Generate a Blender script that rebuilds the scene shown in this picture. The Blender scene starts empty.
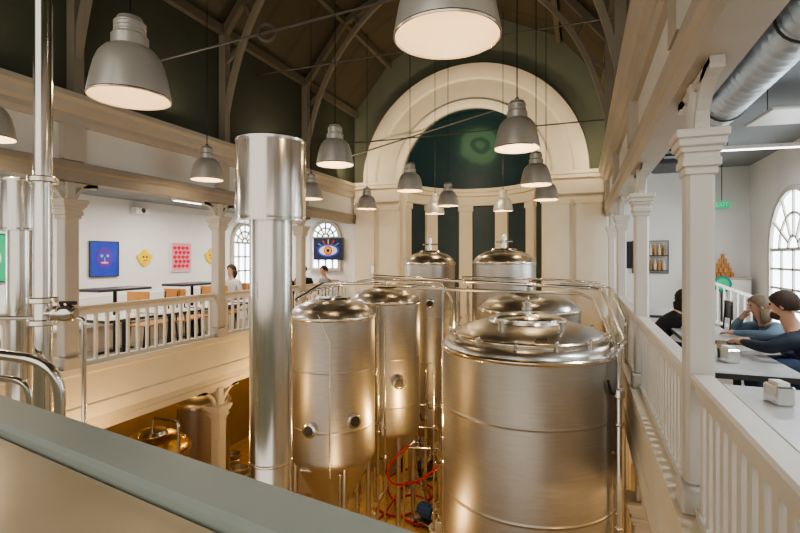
import bpy, math, random
from mathutils import Vector, Matrix
random.seed(7)
TH=math.atan(182/480.0); C=math.cos(TH); S=math.sin(TH); F=480.0; CZ=4.8
def P(u,v,d):
    lat=(u-400)/F*d
    return Vector((lat*C-d*S, lat*S+d*C, CZ-(v-258)/F*d))
def y_on(X,u):           # y on plane x=X seen at column u
    d=F*X/(C*(u-582)); return (d+X*S)/C
def z_on(X,y,v):
    d=-X*S+y*C; return CZ-(v-258)/F*d
col=bpy.context.scene.collection
# ------------------------------------------------------------------ materials
MATS={}
def nodes(name):
    m=bpy.data.materials.new(name); m.use_nodes=True
    nt=m.node_tree; b=nt.nodes['Principled BSDF']; return m,nt,b
def pbr(name,color,rough=.5,metal=0.,var=.08,scale=6.,bump=0.,stretch=(1,1,1),emit=None,es=0.,spec=.5,coat=0.):
    m,nt,b=nodes(name)
    tc=nt.nodes.new('ShaderNodeTexCoord'); mp=nt.nodes.new('ShaderNodeMapping'); mp.inputs['Scale'].default_value=stretch
    nz=nt.nodes.new('ShaderNodeTexNoise'); nz.inputs['Scale'].default_value=scale; nz.inputs['Detail'].default_value=4
    nt.links.new(tc.outputs['Object'],mp.inputs[0]); nt.links.new(mp.outputs[0],nz.inputs['Vector'])
    cr=nt.nodes.new('ShaderNodeValToRGB')
    c=Vector(color[:3])
    cr.color_ramp.elements[0].position=.3; cr.color_ramp.elements[1].position=.7
    cr.color_ramp.elements[0].color=(*(c*(1-var)),1); cr.color_ramp.elements[1].color=(*[min(1,k) for k in c*(1+var)],1)
    nt.links.new(nz.outputs[0],cr.inputs[0]); nt.links.new(cr.outputs[0],b.inputs['Base Color'])
    b.inputs['Roughness'].default_value=rough; b.inputs['Metallic'].default_value=metal
    b.inputs['Specular IOR Level'].default_value=spec
    b.inputs['Coat Weight'].default_value=coat
    if bump:
        bp=nt.nodes.new('ShaderNodeBump'); bp.inputs['Strength'].default_value=bump; bp.inputs['Distance'].default_value=.01
        nt.links.new(nz.outputs[0],bp.inputs['Height']); nt.links.new(bp.outputs[0],b.inputs['Normal'])
    if emit:
        b.inputs['Emission Color'].default_value=(*emit,1); b.inputs['Emission Strength'].default_value=es
    MATS[name]=m; return m
def steel(name,color,rough,stretch,scale=8,rv=.08,var=.05,aniso=0.):
    m=pbr(name,color,rough,1.,var,scale,0,stretch)
    nt=m.node_tree; b=nt.nodes['Principled BSDF']; nz=[n for n in nt.nodes if n.type=='TEX_NOISE'][0]
    mr=nt.nodes.new('ShaderNodeMapRange'); mr.inputs['To Min'].default_value=rough-rv/2; mr.inputs['To Max'].default_value=rough+rv/2
    nt.links.new(nz.outputs[0],mr.inputs[0]); nt.links.new(mr.outputs[0],b.inputs['Roughness'])
    b.inputs['Anisotropic'].default_value=aniso
    return m
M_steel=steel('brushed_steel',(.53,.51,.475),.40,(1,1,12),5,.08,.06)
M_steel2=steel('satin_steel',(.62,.595,.555),.28,(1,1,1),1.5,.05,.03)
M_duct=steel('duct_steel',(.66,.64,.60),.18,(14,14,.5),6,.08)
M_chrome=pbr('polished_steel',(.74,.72,.68),.15,1.,.03,3)
M_rim=pbr('rim_steel',(.80,.74,.64),.2,1.,.03,3)
M_galv=pbr('galvanised_steel',(.56,.59,.61),.42,.75,.06,6)
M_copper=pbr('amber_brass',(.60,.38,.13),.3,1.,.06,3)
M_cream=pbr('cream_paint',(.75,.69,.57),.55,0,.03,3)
M_creamd=pbr('deep_cream_paint',(.60,.52,.42),.55,0,.03,3)  # deeper cream tone for the dado, cabinet worktop and bench base
M_lowwall=pbr('brown_lower_wall',(.27,.19,.11),.6,0,.1,3)
M_white=pbr('white_plaster',(.84,.83,.80),.7,0,.02,2)
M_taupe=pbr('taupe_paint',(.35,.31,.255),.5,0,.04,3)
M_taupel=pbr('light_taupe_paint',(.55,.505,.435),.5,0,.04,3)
M_colcream=pbr('column_cream_paint',(.64,.615,.565),.45,0,.03,3)
M_rib=pbr('dark_taupe_rib',(.17,.15,.115),.5,0,.06,3)
M_ribl=pbr('taupe_rib',(.26,.235,.19),.5,0,.06,3)
M_green=pbr('dark_green_plaster',(.078,.086,.062),.7,0,.06,2)
M_sage=pbr('sage_plaster',(.18,.20,.155),.7,0,.06,2)
M_teal=pbr('slate_teal_panel',(.032,.060,.074),.5,0,.08,3)
M_rail=pbr('cream_rail_paint',(.74,.71,.65),.4,0,.03,4)
M_woodrail=pbr('pale_wood_rail',(.60,.52,.40),.45,0,.1,6,0,(1,.2,1))
M_black=pbr('black_metal',(.015,.015,.016),.45,0,.1,5)
M_dark=pbr('dark_grey_plastic',(.05,.05,.05),.5,0,.1,5)
M_rod=pbr('grey_iron_rod',(.13,.13,.12),.5,.3,.1,5)
M_tabletop=pbr('pale_grey_laminate',(.52,.535,.54),.24,0,.05,5)
M_tabledark=pbr('dark_tabletop',(.05,.045,.04),.35,0,.1,5)
M_tabwhite=pbr('white_tabletop',(.8,.78,.74),.3,0,.03,5)
M_orange=pbr('orange_wood',(.60,.27,.08),.45,0,.12,6)
M_red=pbr('red_rubber',(.30,.010,.025),.4,0,.1,6)
M_blue=pbr('blue_enamel',(.03,.09,.25),.4,0,.1,6)
M_cap=pbr('grey_green_paint',(.37,.43,.40),.36,0,.04,3)
M_counter=pbr('beige_worktop',(.56,.46,.31),.24,0,.14,1.6)
M_lampin=pbr('lamp_inner_enamel',(.62,.53,.42),.55,0,.02,3)
M_lampout=pbr('lamp_grey_aluminium',(.66,.64,.60),.36,.45,.04,4)
M_bulb=pbr('warm_bulb',(1,.8,.5),.4,0,0,3,emit=(1.,.78,.50),es=4)
M_glass=pbr('daylight_pane',(.8,.88,.95),.3,0,.03,3,emit=(.84,.93,1.),es=4)
M_tubel=pbr('light_tube',(1,1,1),.4,0,0,3,emit=(1,.95,.88),es=4)
M_floorw=pbr('grey_floor',(.26,.22,.17),.45,0,.1,2)
M_paper=pbr('white_paper',(.8,.8,.78),.8,0,.02,5)
M_clear=pbr('glassware',(.8,.75,.6),.1,0,.02,5)
M_clear.node_tree.nodes['Principled BSDF'].inputs['Transmission Weight'].default_value=.8
def flat(name,c,r=.6,e=0): return pbr(name,c,r,0,.05,6,emit=c if e else None,es=e)
A_blue=flat('artwork_blue',(.03,.07,.55)); A_red=flat('artwork_red',(.75,.03,.06)); A_yel=flat('artwork_yellow',(.9,.62,.02))
A_pink=flat('artwork_pink',(.85,.35,.42)); A_green=flat('artwork_green',(.02,.5,.22)); A_navy=flat('artwork_navy',(.006,.010,.06)); A_cyan=flat('artwork_cyan',(.1,.55,.8))
A_teal=flat('artwork_teal',(.02,.2,.16)); A_violet=flat('artwork_violet',(.12,.05,.45)); A_pale=flat('pale_glass',(.70,.62,.46))
def tiles(name,c1,c2,rough,sc):
    m,nt,b=nodes(name)
    tc=nt.nodes.new('ShaderNodeTexCoord'); br=nt.nodes.new('ShaderNodeTexBrick')
    br.inputs['Scale'].default_value=sc; br.inputs['Color1'].default_value=(*c1,1); br.inputs['Color2'].default_value=(*c2,1)
    br.inputs['Mortar'].default_value=(.12,.085,.045,1); br.inputs['Mortar Size'].default_value=.010; br.offset=0
    br.inputs['Brick Width'].default_value=.5; br.inputs['Row Height'].default_value=.5
    nt.links.new(tc.outputs['Object'],br.inputs['Vector']); nt.links.new(br.outputs['Color'],b.inputs['Base Color'])
    b.inputs['Roughness'].default_value=rough; return m
M_floor=tiles('ochre_tiles',(.48,.34,.16),(.43,.30,.14),.3,2.2)
def boards(name,c,sc):
    m,nt,b=nodes(name)
    tc=nt.nodes.new('ShaderNodeTexCoord'); w=nt.nodes.new('ShaderNodeTexWave'); w.wave_type='BANDS'; w.bands_direction='Y'
    w.inputs['Scale'].default_value=sc; w.inputs['Distortion'].default_value=.0
    cr=nt.nodes.new('ShaderNodeValToRGB'); cr.color_ramp.elements[0].position=.0; cr.color_ramp.elements[0].color=(*(Vector(c)*.82),1)
    cr.color_ramp.elements[1].position=.08; cr.color_ramp.elements[1].color=(*c,1)
    nt.links.new(tc.outputs['Object'],w.inputs['Vector']); nt.links.new(w.outputs['Fac'],cr.inputs[0]); nt.links.new(cr.outputs[0],b.inputs['Base Color'])
    b.inputs['Roughness'].default_value=.6; return m
M_ceil=boards('olive_brown_ceiling_boards',(.095,.080,.054),.35)
def dome_mat(center):
    m,nt,b=nodes('mural_dome')
    g=nt.nodes.new('ShaderNodeNewGeometry'); d=nt.nodes.new('ShaderNodeVectorMath'); d.operation='DISTANCE'
    nz=nt.nodes.new('ShaderNodeTexNoise'); nz.inputs['Scale'].default_value=1.6
    mx=nt.nodes.new('ShaderNodeVectorMath'); mx.operation='MULTIPLY_ADD'; mx.inputs[1].default_value=(.3,.3,.3)
    nt.links.new(nz.outputs['Color'],mx.inputs[0]); nt.links.new(g.outputs['Position'],mx.inputs[2]); nt.links.new(g.outputs['Position'],nz.inputs['Vector'])
    nt.links.new(mx.outputs[0],d.inputs[0]); d.inputs[1].default_value=Vector(center)+Vector((.15,.15,.15))
    cr=nt.nodes.new('ShaderNodeValToRGB'); e=cr.color_ramp.elements
    dk=(.015,.048,.064,1)
    e[0].position=0; e[0].color=(.08,.21,.16,1); e[1].position=1; e[1].color=dk
    for p,cc in ((.12,(.08,.20,.15,1)),(.18,(.04,.12,.105,1)),(.24,(.04,.12,.105,1)),(.31,(.09,.22,.17,1)),(.48,(.075,.19,.15,1)),(.58,(.03,.09,.09,1)),(.75,(.018,.058,.07,1))):
        k=e.new(p); k.color=cc
    nt.links.new(d.outputs['Value'],cr.inputs[0]); nt.links.new(cr.outputs[0],b.inputs['Base Color']); b.inputs['Roughness'].default_value=.5
    return m
# ------------------------------------------------------------------ mesh builder
class MB:
    def __init__(s): s.v=[]; s.f=[]
    def add(s,vs,fs):
        o=len(s.v); s.v+= [tuple(v) for v in vs]; s.f+=[tuple(i+o for i in f) for f in fs]; return s
    def box(s,x0,x1,y0,y1,z0,z1):
        vs=[(x,y,z) for z in (z0,z1) for y in (y0,y1) for x in (x0,x1)]
        return s.add(vs,[(0,2,3,1),(4,5,7,6),(0,1,5,4),(2,6,7,3),(0,4,6,2),(1,3,7,5)])
    def cbox(s,x0,x1,y0,y1,z0,z1,c):
        pts=[(x0+c,y0),(x1-c,y0),(x1,y0+c),(x1,y1-c),(x1-c,y1),(x0+c,y1),(x0,y1-c),(x0,y0+c)]
        cx,cy=(x0+x1)/2,(y0+y1)/2
        sx=(x1-x0-2*c)/(x1-x0); sy=(y1-y0-2*c)/(y1-y0)
        q=[(cx+(p[0]-cx)*sx,cy+(p[1]-cy)*sy) for p in pts]
        rings=[[(a,b,z0) for a,b in q],[(a,b,z0+c) for a,b in pts],[(a,b,z1-c) for a,b in pts],[(a,b,z1) for a,b in q]]
        return s.loft(rings)
    def loft(s,rings,caps=True,closed=True):
        n=len(rings[0]); vs=[p for r in rings for p in r]; fs=[]
        for i in range(len(rings)-1):
            for j in range(n if closed else n-1):
                k=(j+1)%n; fs.append((i*n+j,i*n+k,(i+1)*n+k,(i+1)*n+j))
        if caps: fs.append(tuple(range(n-1,-1,-1))); fs.append(tuple((len(rings)-1)*n+j for j in range(n)))
        return s.add(vs,fs)
    def lathe(s,prof,c=(0,0,0),n=32,axis=None,caps=True):
        c=Vector(c); R=Matrix.Identity(3) if axis is None else Vector((0,0,1)).rotation_difference(Vector(axis)).to_matrix()
        rings=[[c+R@Vector((r*math.cos(2*math.pi*j/n),r*math.sin(2*math.pi*j/n),z)) for j in range(n)] for r,z in prof]
        return s.loft(rings,caps)
    def cyl(s,p0,p1,r,r1=None,n=12):
        p0=Vector(p0); p1=Vector(p1); L=(p1-p0).length
        return s.lathe([(r,0),(r if r1 is None else r1,L)],p0,n,(p1-p0))
    def tube(s,pts,r,n=10,fil=.12):
        pts=[Vector(p) for p in pts]; out=[]
        if fil>0 and len(pts)>2:
            out=[pts[0]]
            for i in range(1,len(pts)-1):
                a,b,c=pts[i-1],pts[i],pts[i+1]
                da=min(fil,(a-b).length*.45); dc=min(fil,(c-b).length*.45)
                q0=b+(a-b).normalized()*da; q1=b+(c-b).normalized()*dc
                for k in range(6):
                    t=k/5; out.append(q0*(1-t)**2+b*2*t*(1-t)+q1*t*t)
            out.append(pts[-1])
        else: out=pts
        rings=[]; T=(out[1]-out[0]).normalized(); N=T.orthogonal().normalized()
        for i,p in enumerate(out):
            t=((out[min(i+1,len(out)-1)]-out[max(i-1,0)])); t=t.normalized() if t.length>1e-6 else T
            N=(N-t*N.dot(t)).normalized(); B=t.cross(N)
            rings.append([p+r*(math.cos(2*math.pi*j/n)*N+math.sin(2*math.pi*j/n)*B) for j in range(n)])
        return s.loft(rings)
    def prism(s,poly,fn,a,b):
        return s.loft([[fn(p,q,a) for p,q in poly],[fn(p,q,b) for p,q in poly]])
    def sweep_rect(s,path,w,h,fn):
        rings=[]
        for i,p in enumerate(path):
            a=path[max(i-1,0)]; b=path[min(i+1,len(path)-1)]
            t=Vector((b[0]-a[0],b[1]-a[1])).normalized(); nx,ny=-t.y,t.x
            rings.append([fn(p[0]+nx*w/2,p[1]+ny*w/2,-h/2),fn(p[0]+nx*w/2,p[1]+ny*w/2,h/2),fn(p[0]-nx*w/2,p[1]-ny*w/2,h/2),fn(p[0]-nx*w/2,p[1]-ny*w/2,-h/2)])
        return s.loft(rings)
    def sphere(s,c,rx,ry=None,rz=None,n=16,m=10):
        ry=ry or rx; rz=rz or rx
        prof=[(math.sin(math.pi*i/m),-math.cos(math.pi*i/m)) for i in range(m+1)]
        rings=[[(c[0]+rx*max(r,.01)*math.cos(2*math.pi*j/n),c[1]+ry*max(r,.01)*math.sin(2*math.pi*j/n),c[2]+rz*z) for j in range(n)] for r,z in prof]
        return s.loft(rings)
    def obj(s,name,mats,parent=None,smooth=True,loc=None):
        me=bpy.data.meshes.new(name); me.from_pydata(s.v,[],s.f)
        me.materials.append(mats)
        me.validate(); me.update()
        import bmesh
        bm=bmesh.new(); bm.from_mesh(me); bmesh.ops.recalc_face_normals(bm,faces=bm.faces); bm.to_mesh(me); bm.free()
        if smooth:
            me.shade_smooth()
            me.set_sharp_from_angle(angle=math.radians(35))
        o=bpy.data.objects.new(name,me); col.objects.link(o)
        if parent: o.parent=parent
        if loc is not None: o.location=loc
        return o
def thing(name,label,cat,loc=(0,0,0),rz=0,group=None):
    o=bpy.data.objects.new(name,None); o.empty_display_size=.1; col.objects.link(o); o.location=loc; o.rotation_euler[2]=rz
    o["label"]=label; o["category"]=cat
    if group: o["group"]=group
    return o
def tag(o,label,cat,group=None):
    o["label"]=label; o["category"]=cat
    if group: o["group"]=group
    return o
def struct(o,label=None):
    o["kind"]="structure"
    if label: o["label"]=label
    return o
def dup(t,loc,rz=None,label=None):
    n=t.copy(); col.objects.link(n); n.location=loc
    if rz is not None: n.rotation_euler[2]=rz
    if label: n["label"]=label
    for ch in [c for c in t.children]:
        k=ch.copy(); col.objects.link(k); k.parent=n
        for g in ch.children:
            q=g.copy(); col.objects.link(q); q.parent=k
    return n
XL,XR,YB=-5.6,.5,11.4
ZM=3.2; XO=-8.4; XW=3.4; YE=12.4
CX=-2.55
VP=[(-5.6,8.6),(-4.6,9.8),(-2.55,10.8),(-.5,9.8),(.5,8.6)]
def ceil_z(x):
    for (a,za),(b,zb) in zip(VP,VP[1:]):
        if a<=x<=b: return za+(zb-za)*(x-a)/(b-a)
    return 8.6
# ------------------------------------------------------------------ shell
struct(MB().box(XO-.2,XW+.2,-3,15,-.1,0).obj('floor',M_floor,smooth=False),'ochre tiled brewery floor')
struct(MB().box(XO,XL,0,YB,2.85,ZM).obj('floor',M_floorw,smooth=False),'gallery floor slab')
struct(MB().box(XR,XW,0,YE,2.85,ZM).obj('floor',M_floorw,smooth=False),'gallery floor slab')
struct(MB().box(XO,XW,-3,0,2.85,ZM).obj('floor',M_floorw,smooth=False),'gallery floor slab')
struct(MB().box(XO-.2,XO,-3,YB+.2,0,2.85).obj('wall_left',M_lowwall,smooth=False))
struct(MB().box(XO-.2,XO,-3,YB+.2,2.85,6.2).obj('wall_left',M_white,smooth=False))
struct(MB().box(XW,XW+.2,-3,YE+.2,0,7).obj('wall_right',M_white,smooth=False))
struct(MB().box(XR,XW,YE,YE+.2,0,7).obj('wall_back',M_white,smooth=False))
struct(MB().box(XO,XL,YB,YB+.2,0,2.85).obj('wall_back',M_lowwall,smooth=False))
struct(MB().box(XO,XL,YB,YB+.2,2.85,6.2).obj('wall_back',M_white,smooth=False))
M_gc=pbr('grey_blue_ceiling',(.27,.29,.305),.7,0,.04,2)
struct(MB().box(XO,XL-.12,-3,YB,5.95,6.1).obj('ceiling',M_gc,smooth=False),'gallery ceiling')
struct(MB().box(XR+.12,XW,-3,YE,6.8,6.95).obj('ceiling',M_gc,smooth=False),'gallery ceiling')
for nm,x0,x1 in (('wall_left',XL-.2,XL),('wall_right',XR,XR+.2)):
    struct(MB().box(x0,x1,-3,YB,6.6,8.75).obj(nm,M_green,smooth=False),'dark green plaster upper wall')
    xx0,xx1=(XL-.14,XL-.02) if nm=='wall_left' else (XR+.02,XR+.14)
    struct(MB().box(xx0,xx1,-3,YB,5.9,6.6).obj(nm,M_white,smooth=False),'white gallery parapet panel')
def entab(idx,sg,x):
    prof=[(-.14,6.36),(.03,6.36),(.05,6.42),(.05,6.48),(.10,6.52),(.12,6.60),(.17,6.64),(.17,6.70),(-.14,6.70)]
    struct(MB().prism(prof,lambda p,q,d:(x+sg*p,d,q),-3,YB).obj('trim_%d'%idx,M_taupel,smooth=False),'moulded cornice')
    prof=[(-.18,5.70),(.02,5.70),(.02,5.82),(.05,5.85),(.05,5.93),(-.18,5.93)]
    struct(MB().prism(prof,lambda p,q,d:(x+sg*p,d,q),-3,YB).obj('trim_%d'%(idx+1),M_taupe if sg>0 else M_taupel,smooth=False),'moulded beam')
    prof=[(-.12,2.86),(.04,2.86),(.04,3.02),(.02,3.04),(.02,3.40),(.05,3.43),(.05,3.50),(-.12,3.50)]
    struct(MB().prism(prof,lambda p,q,d:(x+sg*p,d,q),.9,YB).obj('trim_%d'%(idx+2),M_cream,smooth=False),'cream upstand and fascia of gallery')
    prof=[(-.14,2.66),(.0,2.66),(.0,2.74),(.03,2.78),(.03,2.86),(-.14,2.86)]
    struct(MB().prism(prof,lambda p,q,d:(x+sg*p,d,q),.9,YB).obj('trim_%d'%(idx+3),M_taupel,smooth=False),'moulded beam under gallery')
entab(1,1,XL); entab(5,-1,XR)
b=MB()
for (a,za),(c_,zc) in zip(VP,VP[1:]):
    b.add([(a,-3,za),(c_,-3,zc),(c_,YB,zc),(a,YB,za),(a,-3,za+.15),(c_,-3,zc+.15),(c_,YB,zc+.15),(a,YB,za+.15)],[(0,1,2,3),(4,7,6,5),(0,4,5,1),(2,6,7,3)])
struct(b.obj('ceiling',M_ceil,smooth=False),'olive-brown boarded vaulted ceiling')
for i,(x,z) in enumerate([(XL+.07,8.55),(-4.6,9.72),(CX,10.7),(-.5,9.72),(XR-.07,8.55)]):
    tag(MB().box(x-.05,x+.05,-3,YB,z-.08,z+.06).obj('ceiling_purlin',M_rib,smooth=False),'taupe painted timber purlin under the vault','beam','ceiling purlins')
RA=1.75; ZS=6.7
outl=[(XR,0),(XR,8.7),(-.5,9.9),(CX,10.9),(-4.6,9.9),(XL,8.7),(XL,0)]
def hit(t):
    dx,dz=math.cos(t),math.sin(t); best=None
    for (x0,z0),(x1,z1) in zip(outl,outl[1:]):
        ex,ez=x1-x0,z1-z0; det=dx*(-ez)+ex*dz
        if abs(det)<1e-9: continue
        rx,rz=x0-CX,z0-ZS
        k=(rx*(-ez)+ex*rz)/det; m_=(dx*rz-dz*rx)/det
        if k>0 and -1e-6<=m_<=1+1e-6: best=k if best is None else min(best,k)
    return best
angs=[math.pi*i/72 for i in range(73)]
inn=[(CX+RA*math.cos(t),ZS+RA*math.sin(t)) for t in angs]; out=[(CX+hit(t)*math.cos(t),ZS+hit(t)*math.sin(t)) for t in angs]
b=MB(); vs=[];fs=[]
for (a,z),(c_,zz) in zip(inn,out): vs+=[(a,YB,z),(c_,YB,zz),(a,YB+.2,z),(c_,YB+.2,zz)]
for i in range(72):
    k=4*i; fs+=[(k,k+1,k+5,k+4),(k+2,k+6,k+7,k+3),(k,k+4,k+6,k+2)]
b.add(vs,fs)
struct(b.obj('wall_back',M_sage,smooth=False),'sage green gable wall with arch')
b=MB().box(XL,CX-RA,YB,YB+.2,0,ZS).box(CX+RA,XR,YB,YB+.2,0,ZS)
struct(b.obj('wall_back',M_cream,smooth=False),'cream wall beside the apse')
prof=[(1.70,.0),(1.70,-.10),(1.80,-.14),(1.88,-.14),(1.90,-.08),(2.36,-.08),(2.40,-.15),(2.50,-.19),(2.62,-.22),(2.70,-.22),(2.72,0)]
rings=[[ (CX+r*math.cos(t),YB+yo,ZS+r*math.sin(t)) for r,yo in prof] for t in angs]
struct(MB().loft(rings).obj('trim_9',M_cream),'moulded cream archivolt')
def pier(idx,x0,x1):
    b=MB().box(x0,x1,YB-.10,YB+.02,0,6.25)
    w=(x1-x0)
    for fx in (.02,.56):
        b.box(x0+w*fx,x0+w*(fx+.42),YB-.17,YB-.08,0.3,6.1)
        b.box(x0+w*(fx-.02),x0+w*(fx+.44),YB-.19,YB-.08,6.0,6.12)
    b.box(x0-.02,x1+.02,YB-.20,YB,6.22,6.34).box(x0-.02,x1+.02,YB-.16,YB,6.34,6.56).box(x0-.06,x1+.06,YB-.26,YB,6.56,6.64).box(x0-.08,x1+.08,YB-.3,YB,6.64,6.72)
    struct(b.obj('trim_%d'%idx,M_cream,smooth=False),'cream pier with paired pilasters')
pier(10,-5.5,-4.3); pier(11,-.8,.42)
n=48
rings=[[(CX+RA*math.cos(math.pi*j/n),YB+.2+RA*math.sin(math.pi*j/n),z) for j in range(n+1)] for z in (0,ZS)]
struct(MB().loft(rings,caps=False,closed=False).obj('wall_apse',M_teal),'dark teal curved apse wall')
rings=[[(CX+RA*math.cos(math.pi*j/n)*math.cos(e),YB+.2+RA*math.sin(math.pi*j/n)*math.cos(e),ZS+RA*math.sin(e)) for j in range(n+1)] for e in [math.pi/2*k/20 for k in range(21)]]
struct(MB().loft(rings,caps=False,closed=False).obj('ceiling',dome_mat((CX-.05,YB+.2+1.30,ZS+1.15))),'apse half dome with pale green mural')
def ringband(b,r0,r1,z0,z1,a0=0,a1=math.pi,n=48):
    rr=[]
    for j in range(n+1):
        t=a0+(a1-a0)*j/n; c_,s_=math.cos(t),math.sin(t)
        rr.append([(CX+r0*c_,YB+.2+r0*s_,z0),(CX+r1*c_,YB+.2+r1*s_,z0),(CX+r1*c_,YB+.2+r1*s_,z1),(CX+r0*c_,YB+.2+r0*s_,z1)])
    b.loft(rr)
b=MB()
ringband(b,1.62,1.76,6.25,6.5); ringband(b,1.52,1.76,6.5,6.6); ringband(b,1.46,1.76,6.6,6.7)
struct(b.obj('trim_12',M_cream),'curved cream entablature of the apse')
b=MB()
for a in (5,39,73,107,141,175):
    r=math.radians(6.2); t=math.radians(a)
    ringband(b,1.68,1.76,2.6,6.25,t-r,t+r,5); ringband(b,1.65,1.76,6.1,6.25,t-r*1.15,t+r*1.15,5)
struct(b.obj('trim_13',M_cream),'cream pilasters of the apse')
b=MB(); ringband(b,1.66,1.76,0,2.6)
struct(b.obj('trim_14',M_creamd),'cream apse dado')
# ------------------------------------------------------------------ columns
def column_parts(t,z0,cap,top,w,mat,brk=.34,fl=1.):
    h=w/2
    MB().cbox(-h-.03*fl,h+.03*fl,-h-.03*fl,h+.03*fl,z0,z0+.14,.012).obj('plinth',mat,t,False)
    MB().cbox(-h,h,-h,h,z0+.14,cap-.12,.018).obj('shaft',mat,t,False)
    b=MB()
    for k,(dz,e) in enumerate(((-.16,.012),(-.12,.03),(-.08,.02),(-.05,.035),(-.02,.055),(.02,.07))):
        e*=fl; b.cbox(-h-e,h+e,-h-e,h+e,cap+dz,cap+dz+.045,.006)
    b.obj('capital',mat,t,False)
    if top>cap+.1: MB().cbox(-h*.7,h*.7,-h*.7,h*.7,cap+.06,top,.012).obj('upper_post',mat,t,False)
    L=brk
    for sy in (1,-1):
        path=[(sy*(h*.6+L*(1-math.cos(a))),top-L*1.0+L*.97*math.sin(a)) for a in [math.pi/2*k/8 for k in range(9)]]
        b=MB().sweep_rect(path,.045,.06,lambda p,q,d:(d,p,q))
        b.sweep_rect([(sy*h*.6,top-.03),(sy*(h*.6+L),top-.03)],.05,.06,lambda p,q,d:(d,p,q))
        b.obj('bracket',mat,t,False)
LY=[3.9,6.4,8.9]; RY=[2.86,5.4,8.0,10.6]
for y in LY:
    t=thing('column','taupe-cream cast column with moulded capital on gallery edge','column',(XL-.06,y,ZM),0,'gallery columns')
    column_parts(t,0.30,5.42-ZM,5.7-ZM,.17,M_taupel,.3)
    t=thing('column','taupe column with moulded capital carrying the gallery','column',(XL-.06,y,0),0,'ground floor columns')
    column_parts(t,0,2.3,2.66,.18,M_taupel,.42)
    tag(MB().box(XL-.1,XL+.06,y-.13,y+.13,5.94,6.36).obj('parapet_block',M_taupel,smooth=False),'taupe pilaster block on the parapet','pilaster','parapet blocks')
for y in RY:
    t=thing('column','cream painted column with moulded capital at the railing','column',(XR+.06,y,ZM),0,'railing columns')
    column_parts(t,0.30,5.38-ZM,5.7-ZM,.13,M_colcream,.34,.75)
    tag(MB().box(XR-.06,XR+.1,y-.13,y+.13,5.94,6.36).obj('parapet_block',M_taupel,smooth=False),'taupe pilaster block on the parapet','pilaster','parapet blocks')
    t=thing('column','cream column with moulded capital carrying the gallery','column',(XR+.08,y,0),0,'ground floor columns')
    column_parts(t,0,2.3,2.66,.2,M_taupel,.42)
# ------------------------------------------------------------------ trusses
def bez(p,n=20):
    out=[]
    for k in range(n+1):
        t=k/n; a=[Vector(q) for q in p]
        while len(a)>1: a=[a[i]*(1-t)+a[i+1]*t for i in range(len(a)-1)]
        out.append((a[0].x,a[0].y))
    return out
for y in (1.4,3.9,6.4,8.9):
    t=thing('roof_truss','taupe timber arched roof truss with struts','truss',(CX,y,6.7),0,'roof trusses')
    for sx in (-1,1):
        fn=lambda p,q,d,sx=sx:(sx*p,d,q)
        MB().box(*(sorted((sx*2.92,sx*3.05))),-.06,.06,0.0,1.95).obj('wall_post',M_ribl,t,False)
        MB().sweep_rect([(3.0,1.8),(2.05,2.98),(0,3.98)],.12,.1,fn).obj('rafter',M_rib,t,False)
        MB().sweep_rect(bez([(2.98,.35),(2.75,1.4),(2.5,2.3),(1.6,3.1),(.9,3.45)]),.085,.08,fn).obj('arched_brace',M_ribl,t,False)
        for q in (((2.98,1.3),(2.6,1.6)),((2.45,2.0),(2.6,2.28)),((1.75,2.8),(1.8,3.05))):
            MB().sweep_rect(list(q),.06,.06,fn).obj('strut',M_rib,t,False)
def rod(p0,p1,r,label,ring=None):
    c_=(p0+p1)/2; t=thing('tie_rod',label,'tie rod',c_,0,'tie rods')
    MB().cyl(p0-c_,p1-c_,r,n=8).obj('rod',M_rod,t)
    if ring is not None:
        q=ring-c_; R=.11
        MB().tube([q+Vector((R*math.cos(a)*C,R*math.cos(a)*S,R*math.sin(a))) for a in [2*math.pi*k/24 for k in range(25)]],.022,8,0).obj('ring_coupler',M_rod,t)
def onX(X,u,v):
    d=F*X/(C*(u-582)); return P(u,v,d)
a=onX(XL+.01,150,63)
q=P(475,-22,5.6)
rod(a,q,.016,'thin iron tie rod with ring coupler',a+(q-a)*.40)
a=onX(XL+.01,338,160); q=onX(XR-.01,604,76)
rod(a,q,.018,'thin iron tie rod across the vault')
rod(Vector((XL+.01,9.6,7.35)),Vector((XR-.01,9.6,7.35)),.013,'thin iron tie rod in front of the arch')
rod(Vector((XL+.01,7.3,8.15)),Vector((XR-.01,7.3,8.15)),.012,'thin iron tie rod in front of the arch')
# ------------------------------------------------------------------ railings
def railing(X,y0,y1,spacing,bw,mat,matr,label,group,flatw=.045,hr=1.02):
    L=y1-y0; t=thing('railing',label,'railing',(X,y0,ZM+.3),0,group); hr-=.3
    MB().cbox(-.055,.055,0,L,hr-.05,hr,.012).obj('handrail',matr,t,False)
    MB().box(-.03,.03,0,L,hr-.11,hr-.055).obj('top_rail',mat,t,False)
    MB().box(-.03,.03,0,L,.0,.05).obj('bottom_rail',mat,t,False)
    n=max(2,int(L/spacing)); me=None
    for i in range(n):
        y=(i+.5)*L/n
        if me is None:
            o=MB().box(-bw/2,bw/2,-flatw/2,flatw/2,.04,hr-.1).obj('baluster',mat,t,False); me=o; o.location=(0,y,0)
        else:
            o=me.copy(); col.objects.link(o); o.parent=t; o.location=(0,y,0)
ys=[1.3]+LY+[YB-.2]
for a,c_ in zip(ys,ys[1:]): railing(XL-.06,a+.12,c_-.12,.15,.035,M_rail,M_woodrail,'cream baluster railing with pale wood handrail on the gallery edge','far gallery railings',.035)
ys=[.9]+RY+[YB-.1]
for a,c_ in zip(ys,ys[1:]): railing(XR+.06,a+.09,c_-.09,.115,.028,M_rail,M_rail,'cream painted slatted railing with broad handrail','near gallery railings',.055)
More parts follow.
